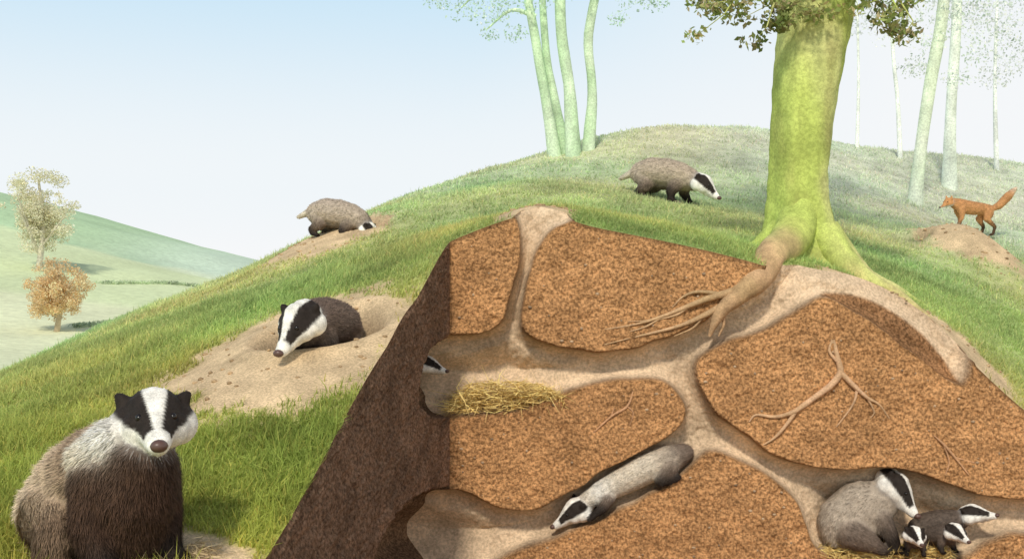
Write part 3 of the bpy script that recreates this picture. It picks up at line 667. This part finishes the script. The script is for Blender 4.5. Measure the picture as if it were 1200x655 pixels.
# ---------------------------------------------------------------- loose stones / crumbs on the soil
v,f_=icos()
st=np.array([(rng.uniform(X0+.05,3.2),rng.uniform(-.1,1.9)) for _ in range(320)])
dd,ss=secdepth(st[:,0],st[:,1]); tops=np.interp(st[:,0],xc,tz)
pr=[]
for (x,z),s_,t_ in zip(st,ss,tops):
    if s_<-.02 and z<t_-.04:
        r_=rng.uniform(.003,.009); pr.append((v*np.array([r_*rng.uniform(.8,1.5),r_*.7,r_])*(1+rng.normal(size=(len(v),1))*.08)+np.array([x,0,z]),f_))
V,F=join(pr); mk('soil_stones',V,F,np.repeat(np.array([.45,.32,.2])*rng.uniform(.6,1.3,(len(pr),1)),len(v),0),M_ROOT)
pr=[];cc=[]
for (cx,cy,rx,ry,hh) in SPOIL[:5]:
    for _ in range(90):
        a=rng.uniform(0,6.28); q=rng.random()**.6*1.1; x=cx+math.cos(a)*rx*q; y=cy+math.sin(a)*ry*q
        if y<.25 and x>wallx(y)-.03: continue
        r_=rng.uniform(.004,.014); pr.append((v*np.array([r_*rng.uniform(.8,1.5),r_,r_*.7])*(1+rng.normal(size=(len(v),1))*.1)+np.array([x,y,h1(x,y)+r_*.2]),f_)); cc.append(rng.uniform(.6,1.2))
V,F=join(pr); mk('earth_clods',V,F,np.repeat(np.array([.5,.35,.2])*np.array(cc)[:,None],len(v),0),M_ROOT)
# ---------------------------------------------------------------- light, sky, camera
EL=44; az=np.array([.20,.98])   # travel direction of light in plan
w=bpy.data.worlds.new('World'); scn.world=w; w.use_nodes=True; N=w.node_tree.nodes; L=w.node_tree.links
bg=N['Background']; bg.inputs['Strength'].default_value=.1
sky=N.new('ShaderNodeTexSky'); sky.sky_type='NISHITA'; sky.sun_disc=False; sky.sun_elevation=math.radians(EL)
sky.sun_rotation=math.atan2(-az[0],-az[1]); sky.dust_density=2
tc=N.new('ShaderNodeTexCoord'); sx=N.new('ShaderNodeSeparateXYZ'); L.new(tc.outputs['Generated'],sx.inputs[0])
ra=N.new('ShaderNodeValToRGB'); ra.color_ramp.interpolation='EASE'
els=ra.color_ramp.elements; els[0].position=0; els[0].color=(.98,.99,1,1); els[1].position=.30; els[1].color=(.55,.80,.98,1)
e2=els.new(.08); e2.color=(.92,.97,1,1)
L.new(sx.outputs['Z'],ra.inputs[0])
mh=N.new('ShaderNodeMapRange'); mh.inputs[1].default_value=-.08; mh.inputs[2].default_value=.32; mh.inputs[3].default_value=0; mh.inputs[4].default_value=.9
nz=N.new('ShaderNodeTexNoise'); nz.inputs['Scale'].default_value=2.2; L.new(tc.outputs['Generated'],nz.inputs['Vector'])
ad=N.new('ShaderNodeMath'); ad.operation='MULTIPLY_ADD'; ad.inputs[1].default_value=.35; L.new(nz.outputs['Fac'],ad.inputs[0]); 
ad2=N.new('ShaderNodeMath'); ad2.operation='SUBTRACT'; ad2.inputs[1].default_value=.17; L.new(sx.outputs['X'],ad2.inputs[0]); L.new(ad2.outputs[0],ad.inputs[2])
L.new(ad.outputs[0],mh.inputs[0])
m1=N.new('ShaderNodeMixRGB'); L.new(mh.outputs[0],m1.inputs[0]); L.new(ra.outputs[0],m1.inputs[1]); m1.inputs[2].default_value=(.97,.985,1,1)
sc_=N.new('ShaderNodeVectorMath'); sc_.operation='SCALE'; sc_.inputs['Scale'].default_value=9.5; L.new(m1.outputs[0],sc_.inputs[0])
# bright summer haze thins out toward the zenith
hz=N.new('ShaderNodeMapRange'); hz.inputs[1].default_value=.3; hz.inputs[2].default_value=.8; L.new(sx.outputs['Z'],hz.inputs[0])
m2=N.new('ShaderNodeMixRGB'); L.new(hz.outputs[0],m2.inputs[0]); L.new(sc_.outputs[0],m2.inputs[1]); L.new(sky.outputs[0],m2.inputs[2])
L.new(m2.outputs[0],bg.inputs['Color'])
sd=bpy.data.lights.new('sun','SUN'); sd.energy=2.5; sd.angle=math.radians(6.0); sd.color=(1,.92,.79)
so=bpy.data.objects.new('sun',sd); scn.collection.objects.link(so); ce=math.cos(math.radians(EL))
so.rotation_euler=Vector((az[0]*ce,az[1]*ce,-math.sin(math.radians(EL)))).to_track_quat('-Z','Y').to_euler(); so.location=(-3,-10,12)
cd=bpy.data.cameras.new('camera'); co_=bpy.data.objects.new('camera',cd); scn.collection.objects.link(co_); scn.camera=co_
co_.location=(0,-7,EYE); co_.rotation_euler=(math.radians(90),0,0); cd.sensor_width=36; cd.lens=42; cd.clip_end=5000; cd.clip_start=.05
scn.view_settings.view_transform='Standard'; scn.view_settings.look='None'; scn.view_settings.exposure=0
